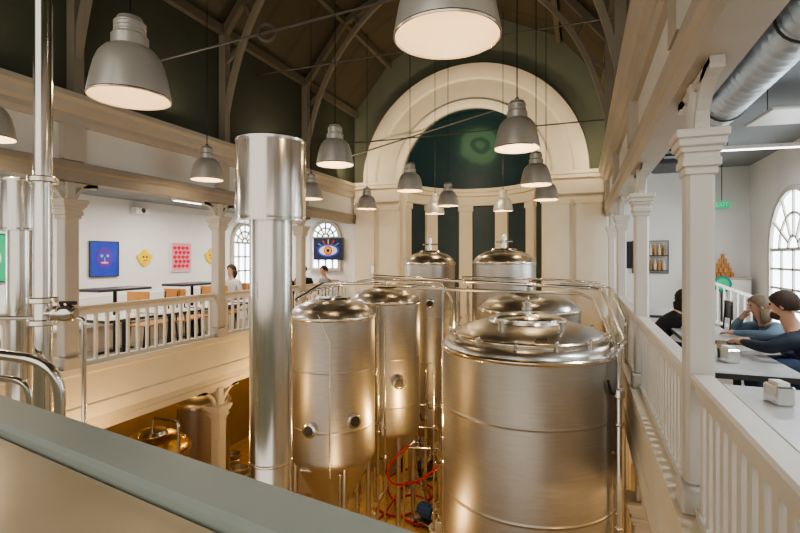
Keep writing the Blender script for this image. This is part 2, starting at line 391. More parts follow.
# ------------------------------------------------------------------ windows
def window(idx,fn,w,z0,zs,label,nx=4):
    R=w/2
    arc=[(R*math.cos(t),zs+R*math.sin(t)) for t in [math.pi*k/24 for k in range(25)]]
    out=[(R,z0)]+arc+[(-R,z0)]
    g=MB().prism(out,lambda p,q,d:fn(p,d,q),.012,.02)
    fr=MB()
    fr.sweep_rect([(R,z0)]+arc+[(-R,z0)],.09,.08,lambda p,q,d:fn(p,.04+d,q))
    fr.sweep_rect([(-R-.06,z0),(R+.06,z0)],.07,.14,lambda p,q,d:fn(p,.06+d,q))
    for k in range(1,nx):
        s=-R+w*k/nx
        fr.sweep_rect([(s,z0),(s,zs)],.045,.035,lambda p,q,d:fn(p,.035+d,q))
    nz=max(2,int((zs-z0)/.34))
    for k in range(1,nz+1):
        z=z0+(zs-z0)*k/nz; fr.sweep_rect([(-R,z),(R,z)],.042 if k<nz else .06,.035,lambda p,q,d:fn(p,.035+d,q))
    for a in (30,60,90,120,150):
        t=math.radians(a); fr.sweep_rect([(R*.2*math.cos(t),zs+R*.2*math.sin(t)),(R*math.cos(t),zs+R*math.sin(t))],.042,.035,lambda p,q,d:fn(p,.035+d,q))
    for rr in (.22,.6):
        fr.sweep_rect([(R*rr*math.cos(t),zs+R*rr*math.sin(t)) for t in [math.pi*k/16 for k in range(17)]],.042,.035,lambda p,q,d:fn(p,.035+d,q))
    o=struct(fr.obj('window_%d'%idx,M_taupel,smooth=False),label)
    g.obj('glass',M_glass,o,False)
window(1,lambda s,n_,z:(XW-n_,10.0+s,z),2.1,3.55,4.95,'tall arched white window with glazing bars')
window(2,lambda s,n_,z:(XO+n_,10.45+s,z),1.0,4.1,5.2,'arched white window')
window(3,lambda s,n_,z:(-6.45+s,YB-n_,z),.85,4.5,5.35,'arched white window')
window(4,lambda s,n_,z:(XW-n_,6.2+s,z),1.9,3.75,5.1,'tall arched white window with glazing bars')
window(5,lambda s,n_,z:(XO+n_,2.2+s,z),1.0,4.1,5.2,'arched white window')
# ------------------------------------------------------------------ pictures
def picture(fn,w,h,bg,label,deco=None,frame=M_dark,canvas=True):
    t=thing('picture',label,'picture',fn(0,0,0))
    o=Vector(fn(0,0,0)); L=lambda s,n_,z: Vector(fn(s,n_,z))-o
    bx=lambda b,s0,s1,z0,z1,n0,n1:b.loft([[L(s0,n0,z0),L(s1,n0,z0),L(s1,n0,z1),L(s0,n0,z1)],[L(s0,n1,z0),L(s1,n1,z0),L(s1,n1,z1),L(s0,n1,z1)]])
    if canvas:
        bx(MB(),-w/2,w/2,-h/2,h/2,.0,.02).obj('canvas',bg,t,False)
        b=MB(); e=.015
        for q in ((-w/2-e,w/2+e,h/2,h/2+e),(-w/2-e,w/2+e,-h/2-e,-h/2),(-w/2-e,-w/2,-h/2,h/2),(w/2,w/2+e,-h/2,h/2)): bx(b,*q,0,.03)
        b.obj('frame',frame,t,False)
    if deco: deco(t,L)
def blob(t,L,s,z,rs,rz,mat,n0=.021,name='painted_shape',k=20,wob=0,n1=None):
    pts=[(s+rs*math.cos(2*math.pi*i/k)*(1+wob*math.sin(5*2*math.pi*i/k)),z+rz*math.sin(2*math.pi*i/k)*(1+wob*math.cos(4*2*math.pi*i/k))) for i in range(k)]
    MB().loft([[L(p,n0,q) for p,q in pts],[L(p,n1 or n0+.003,q) for p,q in pts]]).obj(name,mat,t,False)
def lw(y,z): return lambda s,n_,zz:(XO+.01+n_,y+s,z+zz)
def d_blue(t,L):
    blob(t,L,0,0.02,.17,.2,A_violet)
    blob(t,L,-.06,.06,.03,.03,A_cyan,.025); blob(t,L,.06,.06,.03,.03,A_cyan,.025); blob(t,L,0,-.07,.08,.02,A_pink,.025); blob(t,L,0,-.01,.012,.05,A_cyan,.025)
def d_red(t,L):
    for i in range(4):
        for j in range(5):
            blob(t,L,-.17+i*.115+(j%2)*.03-.01,-.2+j*.1,.052,.040,A_red,.021+.0,'painted_shape',12,.15)
def d_face(t,L):
    blob(t,L,0,0,.17,.15,A_yel,0,'painted_shape',30,.18,.02); blob(t,L,-.04,.02,.02,.02,A_navy,.021); blob(t,L,.04,.02,.02,.02,A_navy,.021); blob(t,L,0,-.05,.05,.012,A_red,.021)
z0=lambda v,y,X=XO:z_on(X,y,v)
y=(y_on(XO,89)+y_on(XO,117))/2; picture(lw(y,z0(259,y)),.56,.64,A_blue,'framed blue canvas with violet abstract face',d_blue)
y=y_on(XO,144); picture(lw(y,z0(258,y)),.34,.3,M_white,'small yellow flower face cutout on the white wall',d_face,M_white,False)
y=(y_on(XO,170)+y_on(XO,190))/2; picture(lw(y,z0(257,y)),.56,.62,A_pink,'pink canvas with red brushed marks',d_red,M_white)
y=y_on(XO,210); picture(lw(y,z0(256,y)),.36,.32,M_white,'small yellow flower face cutout on the white wall',d_face,M_white,False)
y=y_on(XO,-9); picture(lw(y,z0(258,y)),.66,.72,A_green,'bright green framed canvas',lambda t,L:blob(t,L,0,0,.12,.16,M_paper))
def d_eye(t,L):
    cc=(A_blue,A_cyan,A_red,A_yel,A_red,A_cyan,A_blue)
    for k in range(7):
        a=math.pi*(k+.5)/7; s0,z0_=.22*math.cos(a),-.02+.14*math.sin(a); s1,z1_=.39*math.cos(a),-.02+.27*math.sin(a)
        MB().loft([[L(s0-.008,.021,z0_),L(s0+.008,.021,z0_),L(s1+.02,.021,z1_),L(s1-.02,.021,z1_)],[L(s0-.008,.024,z0_),L(s0+.008,.024,z0_),L(s1+.02,.024,z1_),L(s1-.02,.024,z1_)]]).obj('painted_ray',cc[k],t,False)
    blob(t,L,0,-.04,.33,.17,A_blue,.023); blob(t,L,0,-.04,.27,.13,M_paper,.027); blob(t,L,0,-.04,.125,.125,A_red,.031); blob(t,L,0,-.04,.085,.085,A_yel,.035); blob(t,L,0,-.04,.05,.05,A_navy,.039)
picture(lambda s,n_,z:(-6.32+s,YB-.1-n_,5.04+z),.86,.56,A_navy,'near-black painting of an eye with coloured rays',d_eye)
def ew(x,z): return lambda s,n_,zz:(x+s,YE-.01-n_,z+zz)
def P_end(u,v,Y=YE):
    k=(u-400)/F; d=Y/(k*S+C); return P(u,v,d)
q=P_end(650,257)
picture(ew(q.x,q.z),.72,.72,flat('shelf_back',(.42,.40,.36)),'pale framed niche board behind rows of bottles',None)
def bottle(loc,mat,label):
    t=thing('bottle',label,'bottle',loc,0,'bottles on the wall shelf')
    MB().lathe([(.03,0),(.034,.02),(.034,.13),(.012,.19),(.012,.24)],n=12).obj('glass_body',mat,t)
    MB().lathe([(.014,.235),(.014,.255)],n=10).obj('cap',M_rim,t)
M_amberg=pbr('amber_glass',(.38,.19,.07),.25,0,.08,5)
bm=[A_pale,M_orange,A_pale,M_amberg]
cols=['pale cream','orange','pale cream','amber']
for r in range(2):
    tag(MB().box(q.x-.34,q.x+.34,YE-.16,YE-.03,q.z-.32+r*.34,q.z-.30+r*.34).obj('wall_shelf',M_dark,smooth=False),'narrow dark wall shelf holding bottles','shelf')
    for i in range(7): bottle((q.x-.27+i*.09,YE-.10,q.z-.30+r*.34),bm[(i+r)%4],cols[(i+r)%4]+' glass bottle standing on the wall shelf')
q=P_end(626,255); picture(ew(q.x,q.z),.24,.6,M_black,'black framed wall screen, switched off',None)
q=P_end(718,206)
t=thing('exit_sign','green illuminated exit sign with white letters hung near ceiling','sign',(q.x,YE-.3,q.z))
MB().cbox(-.15,.15,-.02,.02,-.08,.08,.01).obj('sign_body',flat('sign_green',(.01,.35,.15),.4,.8),t,False)
MB().cyl((0,0,.08),(0,0,6.805-q.z),.008).obj('hanger',M_dark,t)
cu=bpy.data.curves.new('lettering','FONT'); cu.body='EXIT'; cu.size=.12; cu.align_x='CENTER'; cu.align_y='CENTER'; cu.extrude=.002
o=bpy.data.objects.new('lettering_curve',cu); col.objects.link(o); bpy.context.view_layer.update()
me=bpy.data.meshes.new_from_object(o.evaluated_get(bpy.context.evaluated_depsgraph_get())); bpy.data.objects.remove(o)
me.materials.clear(); me.materials.append(M_paper)
o=bpy.data.objects.new('lettering',me); col.objects.link(o); o.parent=t; o.location=(0,-.024,0); o.rotation_euler=(math.pi/2,0,0)
q=P_end(719,262)
cab=thing('cabinet','white low cabinet against the wall','cabinet',(q.x,YE-.3,ZM))
MB().cbox(-.45,.45,-.25,.25,0,1.15,.01).obj('body',M_white,cab,False)
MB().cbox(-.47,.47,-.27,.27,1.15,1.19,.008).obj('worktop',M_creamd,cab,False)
for sx in (-1,1): MB().cbox(sx*.22-.2,sx*.22+.2,-.275,-.25,.08,1.1,.006).obj('door',M_white,cab,False)
b=None
for lvl,k in enumerate((5,4,3,2,1)):
    for i in range(k):
        loc=(q.x+(i-(k-1)/2)*.085,YE-.3,ZM+1.19+lvl*.1)
        if b is None:
            b=tag(MB().lathe([(.03,0),(.038,.008),(.038,.09),(.03,.1)],n=14).obj('drink_can',M_orange,loc=loc),'orange drink can stacked in a pyramid','can','stacked cans')
        else:
            o=b.copy(); col.objects.link(o); o.location=loc
q=P_end(722,284,11.7); hz=q.z-ZM
t=thing('round_plaque','dark green round plaque with pale ring on a stand','plaque',(q.x,11.7,ZM))
MB().lathe([(.17,0),(.17,.03)],(0,0,hz),28,(0,-1,0)).obj('disc',A_teal,t); MB().lathe([(.12,0),(.12,.01)],(0,-.03,hz),28,(0,-1,0)).obj('disc_motif',A_green,t)
MB().cyl((0,.03,0),(0,.03,hz),.02).lathe([(.14,0),(.14,.02)],(0,.03,0),20).obj('stand',M_dark,t)
t=thing('stair_railing','white sloping stair balustrade','railing',(2.3,10.9,ZM))
MB().sweep_rect([(0,1.15),(1.0,.75)],.06,.06,lambda p,q_,d:(p,d,q_)).obj('handrail',M_rail,t,False)
MB().sweep_rect([(0,.4),(1.0,.1)],.06,.05,lambda p,q_,d:(p,d,q_)).obj('stringer',M_rail,t,False)
for i in range(9):
    x=.05+i*.11; MB().box(x-.015,x+.015,-.015,.015,.36-.3*x,1.13-.4*x).obj('baluster',M_rail,t,False)
for x in (0,1.0): MB().box(x-.04,x+.04,-.04,.04,0,1.2-.4*x).obj('newel_post',M_rail,t,False)
# ------------------------------------------------------------------ right ceiling duct + linear lights
y0,y1=-1.5,7.2; n=int((y1-y0)/.025); rings=[]
t=thing('ventilation_duct','round galvanised spiral ventilation duct under the ceiling','duct',(1.43,y0,6.45))
for i in range(n+1):
    yy=(y1-y0)*i/n; ring=[]
    for k in range(32):
        a=2*math.pi*k/32; ph=((yy/.13)-k/32.)%1.0
        r=.172+(.016 if ph<.3 else 0)
        ring.append((r*math.cos(a),yy,r*math.sin(a)))
    rings.append(ring)
MB().loft(rings).obj('duct_body',M_galv,t)
for yy in (1.5,3.5,5.5,7.5,8.5): MB().tube([(.195*math.cos(a),yy,.195*math.sin(a)) for a in [math.pi*k/12-math.pi for k in range(13)]]+[(.195,yy,.355)],.01,6,0).obj('hanger',M_dark,t)
t=thing('air_unit','grey ceiling air handling box with grille','air conditioner',(1.35,7.9,6.1))
MB().cbox(-.35,.35,-.45,.45,0,.5,.02).obj('housing',M_dark,t,False)
b=MB()
for k in range(6): b.box(-.3,.3,-.47,-.45,.06+k*.07,.09+k*.07)
b.obj('grille',M_galv,t,False)
for sx in (-1,1):
    for sy in (-1,1): MB().cyl((sx*.3,sy*.3,.5),(sx*.3,sy*.3,.705),.01).obj('hanger',M_dark,t)
def linear(x,y,z,L,rz,label,ztop):
    t=thing('linear_light',label,'ceiling light',(x,y,z),rz,'linear lights')
    MB().cbox(-L/2,L/2,-.06,.06,0,.06,.01).obj('housing',M_white,t,False)
    MB().box(-L/2+.03,L/2-.03,-.045,.045,-.008,0).obj('diffuser',M_tubel,t,False)
    for sx in (-1,1): MB().cyl((sx*L*.4,0,.06),(sx*L*.4,0,ztop+.01-z),.005).obj('suspension_wire',M_dark,t)
linear(2.6,8.7,6.45,1.3,.1,'unseen suspended linear light added as gallery fill',6.8)
linear(2.4,4.6,6.55,1.3,.1,'unseen suspended linear light added as gallery fill',6.8)  # out-of-view fixture, added to brighten the right gallery
for yy in (2.,4.6,7.2,9.8): linear(-7.0,yy,5.86,.9,math.pi/2,'white surface mounted linear light added as gallery fill',5.95)  # fixtures added to carry the fill light of the left gallery
t=thing('ceiling_panel','flat pale hanging acoustic panel below the ceiling','panel',(2.5,6.9,6.45),.1)
MB().cbox(-.55,.55,-.35,.35,0,.04,.008).obj('panel_board',M_tabwhite,t,False)
for sx in (-1,1): MB().cyl((sx*.45,0,.04),(sx*.45,0,.36),.005).obj('suspension_wire',M_dark,t)
# ------------------------------------------------------------------ pendant lamps
def lamp_master():
    R=.225
    prof=[(1,0),(1,.06),(.965,.25),(.91,.55),(.84,.85),(.74,1.1),(.60,1.27),(.44,1.36)]
    t=thing('pendant_lamp','x','lamp',(0,0,0),0,'bell pendant lamps')
    MB().lathe([(r*R,z*R) for r,z in prof],n=40,caps=False).obj('lamp_shade',M_lampout,t)
    MB().lathe([(r*R*.975,z*R) for r,z in prof[:-1]]+[(.3*R,1.33*R),(.02*R,1.33*R)],n=40,caps=False).obj('shade_lining',M_lampin,t)
    MB().lathe([(R*1.0,.0),(R*1.012,.006),(R*1.0,.012),(R*.97,.006),(R*1.0,.0)],n=40,caps=False).obj('rim',M_rim,t)
    MB().lathe([(.45*R,1.34*R),(.45*R,1.62*R),(.40*R,1.68*R),(.36*R,1.70*R),(.36*R,1.74*R),(.39*R,1.75*R),(.39*R,1.78*R),(.36*R,1.79*R),(.36*R,1.84*R),(.39*R,1.85*R),(.39*R,1.88*R),(.36*R,1.89*R),(.36*R,1.94*R),(.39*R,1.95*R),(.39*R,1.98*R),(.36*R,2.0*R),(.30*R,2.12*R),(.06*R,2.14*R)],n=24).obj('lamp_housing',M_lampout,t)
    MB().tube([(.02*math.cos(a_),0,2.2*R+.02*math.sin(a_)) for a_ in [2*math.pi*k/12 for k in range(13)]],.005,6,0).obj('hook',M_dark,t)
    MB().sphere((0,0,1.02*R),.045,.045,.06).obj('bulb',M_bulb,t)
    return t
lm=lamp_master()
LAMPS=[(130,99,2.85,'large bell pendant lamp of grey aluminium, lit'),(447,38,2.02,'bell pendant lamp seen from below, glowing cream inside'),(335,165,5.8,'lit bell pendant lamp on a long black cable'),(517,149,4.8,'lit bell pendant lamp over the tank'),
(207,180,6.9,'lit bell pendant lamp near the gallery'),(410,191,8.2,'lit bell pendant lamp on a long black cable'),(536,185,7.0,'lit bell pendant lamp on a long black cable'),(546,200,8.8,'lit bell pendant lamp on a long black cable'),(435,214,11.2,'lit bell pendant lamp before the apse'),
(448,206,9.9,'lit bell pendant lamp before the apse'),(503,211,10.8,'lit bell pendant lamp before the apse'),(311,199,9.1,'lit bell pendant lamp near the gallery'),(367,209,10.8,'lit bell pendant lamp on a long black cable'),(-14,138,4.4,'lit bell pendant lamp on a long black cable')]
lst=[]
for i,(u,v,d,lab) in enumerate(LAMPS):
    p=P(u,v,d)
    if p.x<XL+.3: p.x=XL+.3
    if i==0: lm.location=p; lm["label"]=lab; t=lm
    else: t=dup(lm,p,None,lab)
    lst.append((t,p,d))
for t,p,d in lst:
    L=ceil_z(p.x)-p.z
    MB().cyl((0,0,.49),(0,0,L+.01),.006,n=6).obj('cable',M_black,t)
    ld=bpy.data.lights.new('lamp_light','POINT'); ld.energy=2.8 if d<3 else 6.5; ld.color=(1,.77,.50); ld.shadow_soft_size=.05
    lo=bpy.data.objects.new('lamp_light',ld); col.objects.link(lo); lo.location=(p.x,p.y,p.z+.04)
# ------------------------------------------------------------------ tanks
def tank(label,x,y,R,zr,zb,cone,kind='dome',legs=4,feat=None,mat=None):
    t=thing('fermentation_tank',label,'tank',(x,y,0))
    prof=[(R*.18,cone),(R*.2,cone+.01),(R*.94,zb-.02),(R*.965,zb),(R*.99,zb+.03),(R,zb+.06),(R,zb+.1)]
    def seam(z): return [(R,z-.02),(R,z-.004),(R*1.003,z),(R*1.003,z+.010),(R,z+.014),(R,z+.03)]
    prof+=seam(zb+.5)
    zz=zb+1.3
    while zz<zr-.3:
        prof+=seam(zz); zz+=.9
    prof+=[(R,zr-.08),(R,zr-.06)]
    MB().lathe(prof,n=96).obj('body',mat or M_steel,t)
    MB().lathe([(R*.99,zr-.06),(R*1.02,zr-.055),(R*1.03,zr-.04),(R*1.03,zr-.022),(R*1.02,zr-.01),(R*.97,zr)],n=96).obj('rim_band',M_rim,t)
    if kind=='big':
        MB().lathe([(R*1.0,zr-.02),(R*.985,zr+.02),(R*.96,zr+.05),(R*.92,zr+.075),(R*.87,zr+.09)],n=96).obj('shoulder',M_steel2,t)
        MB().lathe([(R*.85,zr+.08),(R*.895,zr+.085),(R*.905,zr+.10),(R*.905,zr+.118),(R*.895,zr+.13),(R*.85,zr+.135)],n=96).obj('flange',M_rim,t)
        MB().lathe([(R*.87,zr+.125),(R*.84,zr+.145),(R*.78,zr+.172),(R*.70,zr+.20),(R*.60,zr+.225),(R*.42,zr+.255),(R*.2,zr+.27),(R*.02,zr+.275)],n=96).obj('top_dome',M_steel2,t)
        zt=zr+.24
        MB().lathe([(R*.44,zt-.005),(R*.46,zt+.008),(R*.45,zt+.034),(R*.40,zt+.03)],n=56).obj('manway_collar',M_rim,t)
        MB().lathe([(R*.42,zt+.0),(R*.41,zt+.05),(R*.33,zt+.08),(R*.18,zt+.10),(R*.02,zt+.105)],n=56).obj('manway_lid',M_chrome,t)
        for k in range(14):
            a=2*math.pi*k/14+.2; c_,s_=math.cos(a),math.sin(a)
            MB().cyl((R*.925*c_,R*.925*s_,zr+.04),(R*.925*c_,R*.925*s_,zr+.145),.012,n=8).sphere((R*.925*c_,R*.925*s_,zr+.15),.02,n=8,m=6).obj('clamp',M_chrome,t)
        for a in (-1.9,-.9):
            c_,s_=math.cos(a)*R*.66,math.sin(a)*R*.66
            MB().cyl((c_,s_,zr+.19),(c_,s_,zr+.30),.028).lathe([(.045,0),(.045,.018)],(c_,s_,zr+.29),16).obj('inlet_fitting',M_chrome,t)
        zt+=.10
    else:
        MB().lathe([(R*1.0,zr-.01),(R*.95,zr+.05),(R*.84,zr+.11),(R*.66,zr+.165),(R*.42,zr+.205),(R*.2,zr+.22),(R*.02,zr+.225)],n=80).obj('top_dome',M_steel2,t)
        MB().lathe([(R*.40,zr+.2),(R*.42,zr+.215),(R*.40,zr+.235),(R*.3,zr+.24),(R*.02,zr+.25)],n=40).obj('manway_lid',M_chrome,t)
        zt=zr+.24
    b=MB().cyl((0,0,zt-.03),(0,0,zt+.10),.04).lathe([(.06,0),(.06,.02)],(0,0,zt+.03),16).lathe([(.055,0),(.055,.02)],(0,0,zt+.09),16)
    if kind=='motor':
        b.cyl((0,0,zt+.1),(0,0,zt+.2),.025); b.cyl((-.16,0,zt+.13),(.16,0,zt+.13),.018); b.lathe([(.05,0),(.05,.09),(.02,.1)],(0,0,zt+.16),16)
    else:
        b.tube([(0,0,zt+.1),(0,0,zt+.16),(.12,.05,zt+.16)],.018,8,.05)
    b.obj('top_nozzle',M_chrome,t)
    for k in range(legs):
        a=2*math.pi*(k+.5)/legs; c_,s_=math.cos(a)*R*.9,math.sin(a)*R*.9
        MB().cyl((c_,s_,.0),(c_,s_,zb+.12),.04,n=14).lathe([(.07,0),(.06,.03)],(c_,s_,0),14).obj('leg',M_steel2,t)
    MB().cyl((0,0,cone),(0,0,cone-.12),R*.1,.05).tube([(0,0,cone-.1),(0,0,max(.12,cone-.3)),(.0,-R*.8,max(.12,cone-.3))],.03,10,.08).lathe([(.05,0),(.05,.02)],(0,-R*.8,max(.12,cone-.3)),14,(0,-1,0)).obj('outlet_pipe',M_chrome,t)
    for (ang,z,r) in (feat or []):
        dx,dy=math.cos(ang),math.sin(ang); p=Vector((dx*(R-.02),dy*(R-.02),z))
        MB().lathe([(r*1.15,0),(r*1.15,.05),(r*1.25,.05),(r*1.25,.075),(r*.9,.085)],p,24,(dx,dy,0)).obj('port_collar',M_chrome,t)
        MB().lathe([(r*.85,.07),(r*.85,.09),(r*.1,.095)],p,24,(dx,dy,0)).obj('sight_glass' if r<.1 else 'manway_door',M_dark if r<.09 else M_steel2,t)
        if r>=.1: MB().cyl(p+Vector((dx*.12,dy*.12,-r)),p+Vector((dx*.12,dy*.12,r)),.012).obj('hatch_handle',M_chrome,t)
    return t
def atc(x,y): return math.atan2(-y,-x)
PT=P(527,343,5.35)
tank('large satin stainless conditioning tank with stepped clamped lid','0' and PT.x,PT.y,.93,PT.z,1.0,.7,'big',4)
PA=P(333,313,7.0); a=atc(PA.x,PA.y)
tank('cylindroconical stainless fermenter beside the gallery',PA.x,PA.y,.61,PA.z,1.95,1.05,'dome',4,[(a-.5,z_on(PA.x,PA.y-.5,427),.08),(a+.45,z_on(PA.x,PA.y-.5,419),.08)])
PB=P(386,299,8.55); a=atc(PB.x,PB.y)
tank('cylindroconical stainless fermenter behind the first',PB.x,PB.y,.60,PB.z,1.8,.95,'dome',4,[(a+.35,z_on(PB.x,PB.y-.5,381),.085)])
PC=P(430,262,10.1); a=atc(PC.x,PC.y)
tank('tall narrow stainless tank with motor on top near the apse',PC.x,PC.y,.52,PC.z,1.4,.9,'motor',4,[(a,3.9,.07)])
PD=P(504,261,9.2)
tank('tall stainless tank with motor on top near the apse',PD.x,PD.y,.58,PD.z,1.4,.9,'motor',4)
PX=P(529,307,7.3)
tank('stainless tank with domed lid standing behind the large tank',PX.x,PX.y,.74,PX.z,1.2,.8,'dome',4)
def kettle(u,v,d,mat,label):
    PE=P(u,v,d)
    t=thing('brew_kettle',label,'kettle',(PE.x,PE.y,0),0,'kettles under the gallery')
    MB().lathe([(.45,.3),(.50,.45),(.50,1.9),(.51,1.95),(.48,2.02),(.36,2.12),(.15,2.18),(.02,2.19)],n=48).obj('body',mat,t)
    MB().lathe([(.50,1.9),(.53,1.91),(.53,1.95),(.50,1.96)],n=48,caps=False).obj('rim_band',M_rim,t)
    MB().lathe([(.2,2.14),(.21,2.17),(.18,2.22),(.02,2.24)],n=32).obj('lid',M_chrome,t)
    for k in range(4):
        a=math.pi/2*k+.7; MB().cyl((.40*math.cos(a),.40*math.sin(a),0),(.40*math.cos(a),.40*math.sin(a),.5),.035).obj('leg',M_steel2,t)
    MB().tube([(.1,-.1,2.15),(.1,-.1,2.45),(.6,-.1,2.45),(.6,-.1,0)],.02,10,.08).obj('side_pipe',M_chrome,t)
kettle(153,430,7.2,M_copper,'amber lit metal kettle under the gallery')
kettle(204,424,9.6,M_steel,'steel kettle in the shade under the gallery')
# ------------------------------------------------------------------ pipes
def pipe(pts,r,label,mat=M_chrome,fil=.06,flanges=(),name='steel_pipe',valve=None):
    pts=[Vector(p) for p in pts]; o=pts[0].copy()
    t=thing(name,label,'pipe',o)
    MB().tube([p-o for p in pts],r,14,fil).obj('pipe_run',mat,t)
    for (p,ax) in flanges:
        MB().lathe([(r*1.5,-.015),(r*1.6,-.01),(r*1.6,.01),(r*1.5,.015)],Vector(p)-o,18,ax).obj('clamp',M_rim,t)
    if valve is not None:
        for vz in valve:
            p=Vector((pts[-1].x,pts[-1].y,vz))-o
            MB().lathe([(r*1.3,-.05),(r*1.9,-.035),(r*1.9,.035),(r*1.3,.05)],p,16).obj('valve_body',M_chrome,t)
            MB().cyl(p,p+Vector((-.07,-.05,0)),.01).cyl(p+Vector((-.07,-.05,0)),p+Vector((-.10,-.07,.13)),.011).obj('valve_handle',M_black,t)
    return t
def duct(u,vt,d,rp,rc,vstep,label):
    p=P(u,vt,d); zs=CZ-(vstep-258)/F*d
    t=thing('exhaust_duct',label,'duct',(p.x,p.y,0))
    MB().lathe([(rp,0),(rp,zs+.02)],n=56).obj('riser',M_duct,t)
    for z in (1.2,2.4,3.6): MB().lathe([(rp*1.0,z-.01),(rp*1.02,z),(rp*1.0,z+.01)],n=56,caps=False).obj('seam',M_rim,t)
    MB().lathe([(rp*1.0,zs),(rc,zs),(rc*1.01,zs+.008),(rc,zs+.016),(rc,zs+.03),(rc,p.z-.03),(rc,p.z-.012),(rc*1.01,p.z-.006),(rc*.99,p.z),(rc*.93,p.z+.002)],n=64).obj('silencer_cap',M_duct,t)
duct(271,141,2.86,.124,.203,222,'polished stainless exhaust riser with wider drum cap')
duct(20,180,4.75,.112,.185,231,'polished stainless exhaust riser with wider drum cap')
b0=P(43,-60,2.3)
pz=lambda v:CZ-(v-258)/F*2.3
pipe([(b0.x,b0.y,0),(b0.x,b0.y,10.0)],.040,'tall polished stainless vertical pipe rising past the counter',M_chrome,0,[((b0.x,b0.y,pz(300)),(0,0,1)),((b0.x,b0.y,pz(322)),(0,0,1)),((b0.x,b0.y,pz(180)),(0,0,1))])
t=pipe([P(43,313,2.3)+Vector((.03,0,0)),P(56,313,2.28),P(76,313,2.28)],.022,'short stainless branch pipe with hand valve',M_chrome,.02,[(P(57,313,2.28),(C,S,0))],'valve_branch')
o=t.location
MB().lathe([(.03,-.04),(.04,-.02),(.04,.02),(.03,.04)],P(66,313,2.28)-o,18,(C,S,0)).obj('valve_body',M_chrome,t); MB().cyl(P(66,313,2.28)-o,P(66,303,2.28)-o,.01).obj('valve_stem',M_chrome,t)
MB().cyl(P(60,303,2.28)-o,P(76,303,2.28)-o,.009).obj('valve_handle',M_black,t)
g=P(60,380,2.2); pipe([P(-20,352,2.25),P(40,360,2.2),g,(g.x,g.y,0)],.024,'bent stainless pipe running beside the ledge',M_chrome,.1)
g=P(30,392,2.35); pipe([P(-20,376,2.4),P(20,380,2.35),g,(g.x,g.y,0)],.016,'thin bent stainless pipe running beside the ledge',M_chrome,.06)
g=P(84,318,4.3); pipe([P(-20,318,4.3),g,(g.x,g.y,0)],.020,'thin stainless horizontal pipe dropping to the floor',M_chrome,.06)
g=P(619,347,4.62)
pipe([P(372,266,7.8),P(372,276,7.8),P(462,281,7.4),P(590,288,6.9),P(603,291,6.7),P(625,341,4.75),g,(g.x,g.y,0)],.027,'long stainless pipe crossing above the tanks and dropping beside it',M_chrome,.05,[((g.x,g.y,3.2),(0,0,1)),((g.x,g.y,2.2),(0,0,1)),(P(462,281,7.4),(C,S,0)),(P(530,284.5,7.15),(C,S,0))],valve=[3.5])
g=P(611,352,4.72)
pipe([P(400,288,7.6),P(470,290,7.2),P(582,294,6.6),P(594,300,6.3),P(614,344,4.8),g,(g.x,g.y,0)],.022,'stainless pipe beside the tank shoulder',M_steel2,.05,[((g.x,g.y,2.9),(0,0,1))])
g=P(626,322,5.9); pipe([P(560,284,7.3),P(610,287,7.2),g,(g.x,g.y,0)],.02,'slim stainless pipe behind the large tank',M_chrome,.05)
g=P(443,296,7.5)
pipe([P(296,300,6.0),P(322,284,6.5),P(372,283,7.4),P(430,287,7.6),P(443,288,7.5),g,(g.x,g.y,.0)],.025,'stainless pipe running over the fermenters',M_chrome,.05,[((g.x,g.y,3.),(0,0,1)),((g.x,g.y,2.),(0,0,1))],valve=[2.5,1.6])
g=P(452,300,7.9)
pipe([P(300,293,6.6),P(372,279,7.9),P(440,282,8.0),g,(g.x,g.y,.0)],.018,'slim parallel stainless pipe over the fermenters',M_chrome,.05,[((g.x,g.y,3.4),(0,0,1))],valve=[2.2])
pipe([P(462,277,8.2),P(560,280,7.9),P(600,283,7.8)],.018,'slim parallel stainless pipe over the fermenters',M_chrome,.05)
for (u,v0,d,r) in ((378,305,7.75,.022),(385,316,7.9,.016),(412,365,8.9,.024),(426,370,9.2,.022),(458,287,7.9,.04),(468,286,8.1,.027),(404,390,8.5,.02),(434,345,8.0,.02)):
    p=P(u,v0,d); pipe([(p.x,p.y,p.z),(p.x,p.y,.0)],r,'vertical stainless pipe between the tanks',M_chrome,0,[((p.x,p.y,p.z-.5),(0,0,1)),((p.x,p.y,2.0),(0,0,1))],valve=[1.5+(u%5)*.2])
for (u,v,d,u2) in ((388,425,8.9,438),(300,470,6.5,340),(396,402,9.2,425),(386,446,8.3,440)):
    g=P(u2,v+30,d); pipe([P(u,v,d),P(u2,v+3,d),(g.x,g.y,.0)],.02,'stainless transfer pipe between tanks',M_chrome,.04,valve=[1.2])
def manifold(u,v,d,label):
    g=P(u,v,d); t=thing('valve_manifold',label,'valves',(g.x,g.y,0),TH,'valve manifolds')
    for z in (1.0,1.35): MB().cyl((-.4,0,z),(.4,0,z),.024).obj('header_pipe',M_chrome,t)
    for k in range(5):
        x=-.32+k*.16
        MB().cyl((x,0,.85),(x,0,1.5),.016).obj('riser_pipe',M_chrome,t)
        MB().lathe([(.03,-.035),(.042,-.025),(.042,.025),(.03,.035)],(x,0,1.18),16).obj('valve_body',M_chrome,t)
        MB().cyl((x,-.03,1.18),(x,-.09,1.18),.01).cyl((x,-.09,1.18),(x+.03,-.10,1.29),.012).obj('valve_handle',M_black if k%2 else M_red,t)
        MB().lathe([(.04,0),(.045,.01),(.045,.025),(.035,.03)],(x,0,1.52),18,(0,-1,0)).obj('pressure_gauge',M_rim,t)
    for x in (-.4,.4): MB().box(x-.02,x+.02,-.02,.02,0,1.6).obj('stand_post',M_steel2,t)
manifold(403,440,9.9,'stainless valve manifold with gauges near the far wall')
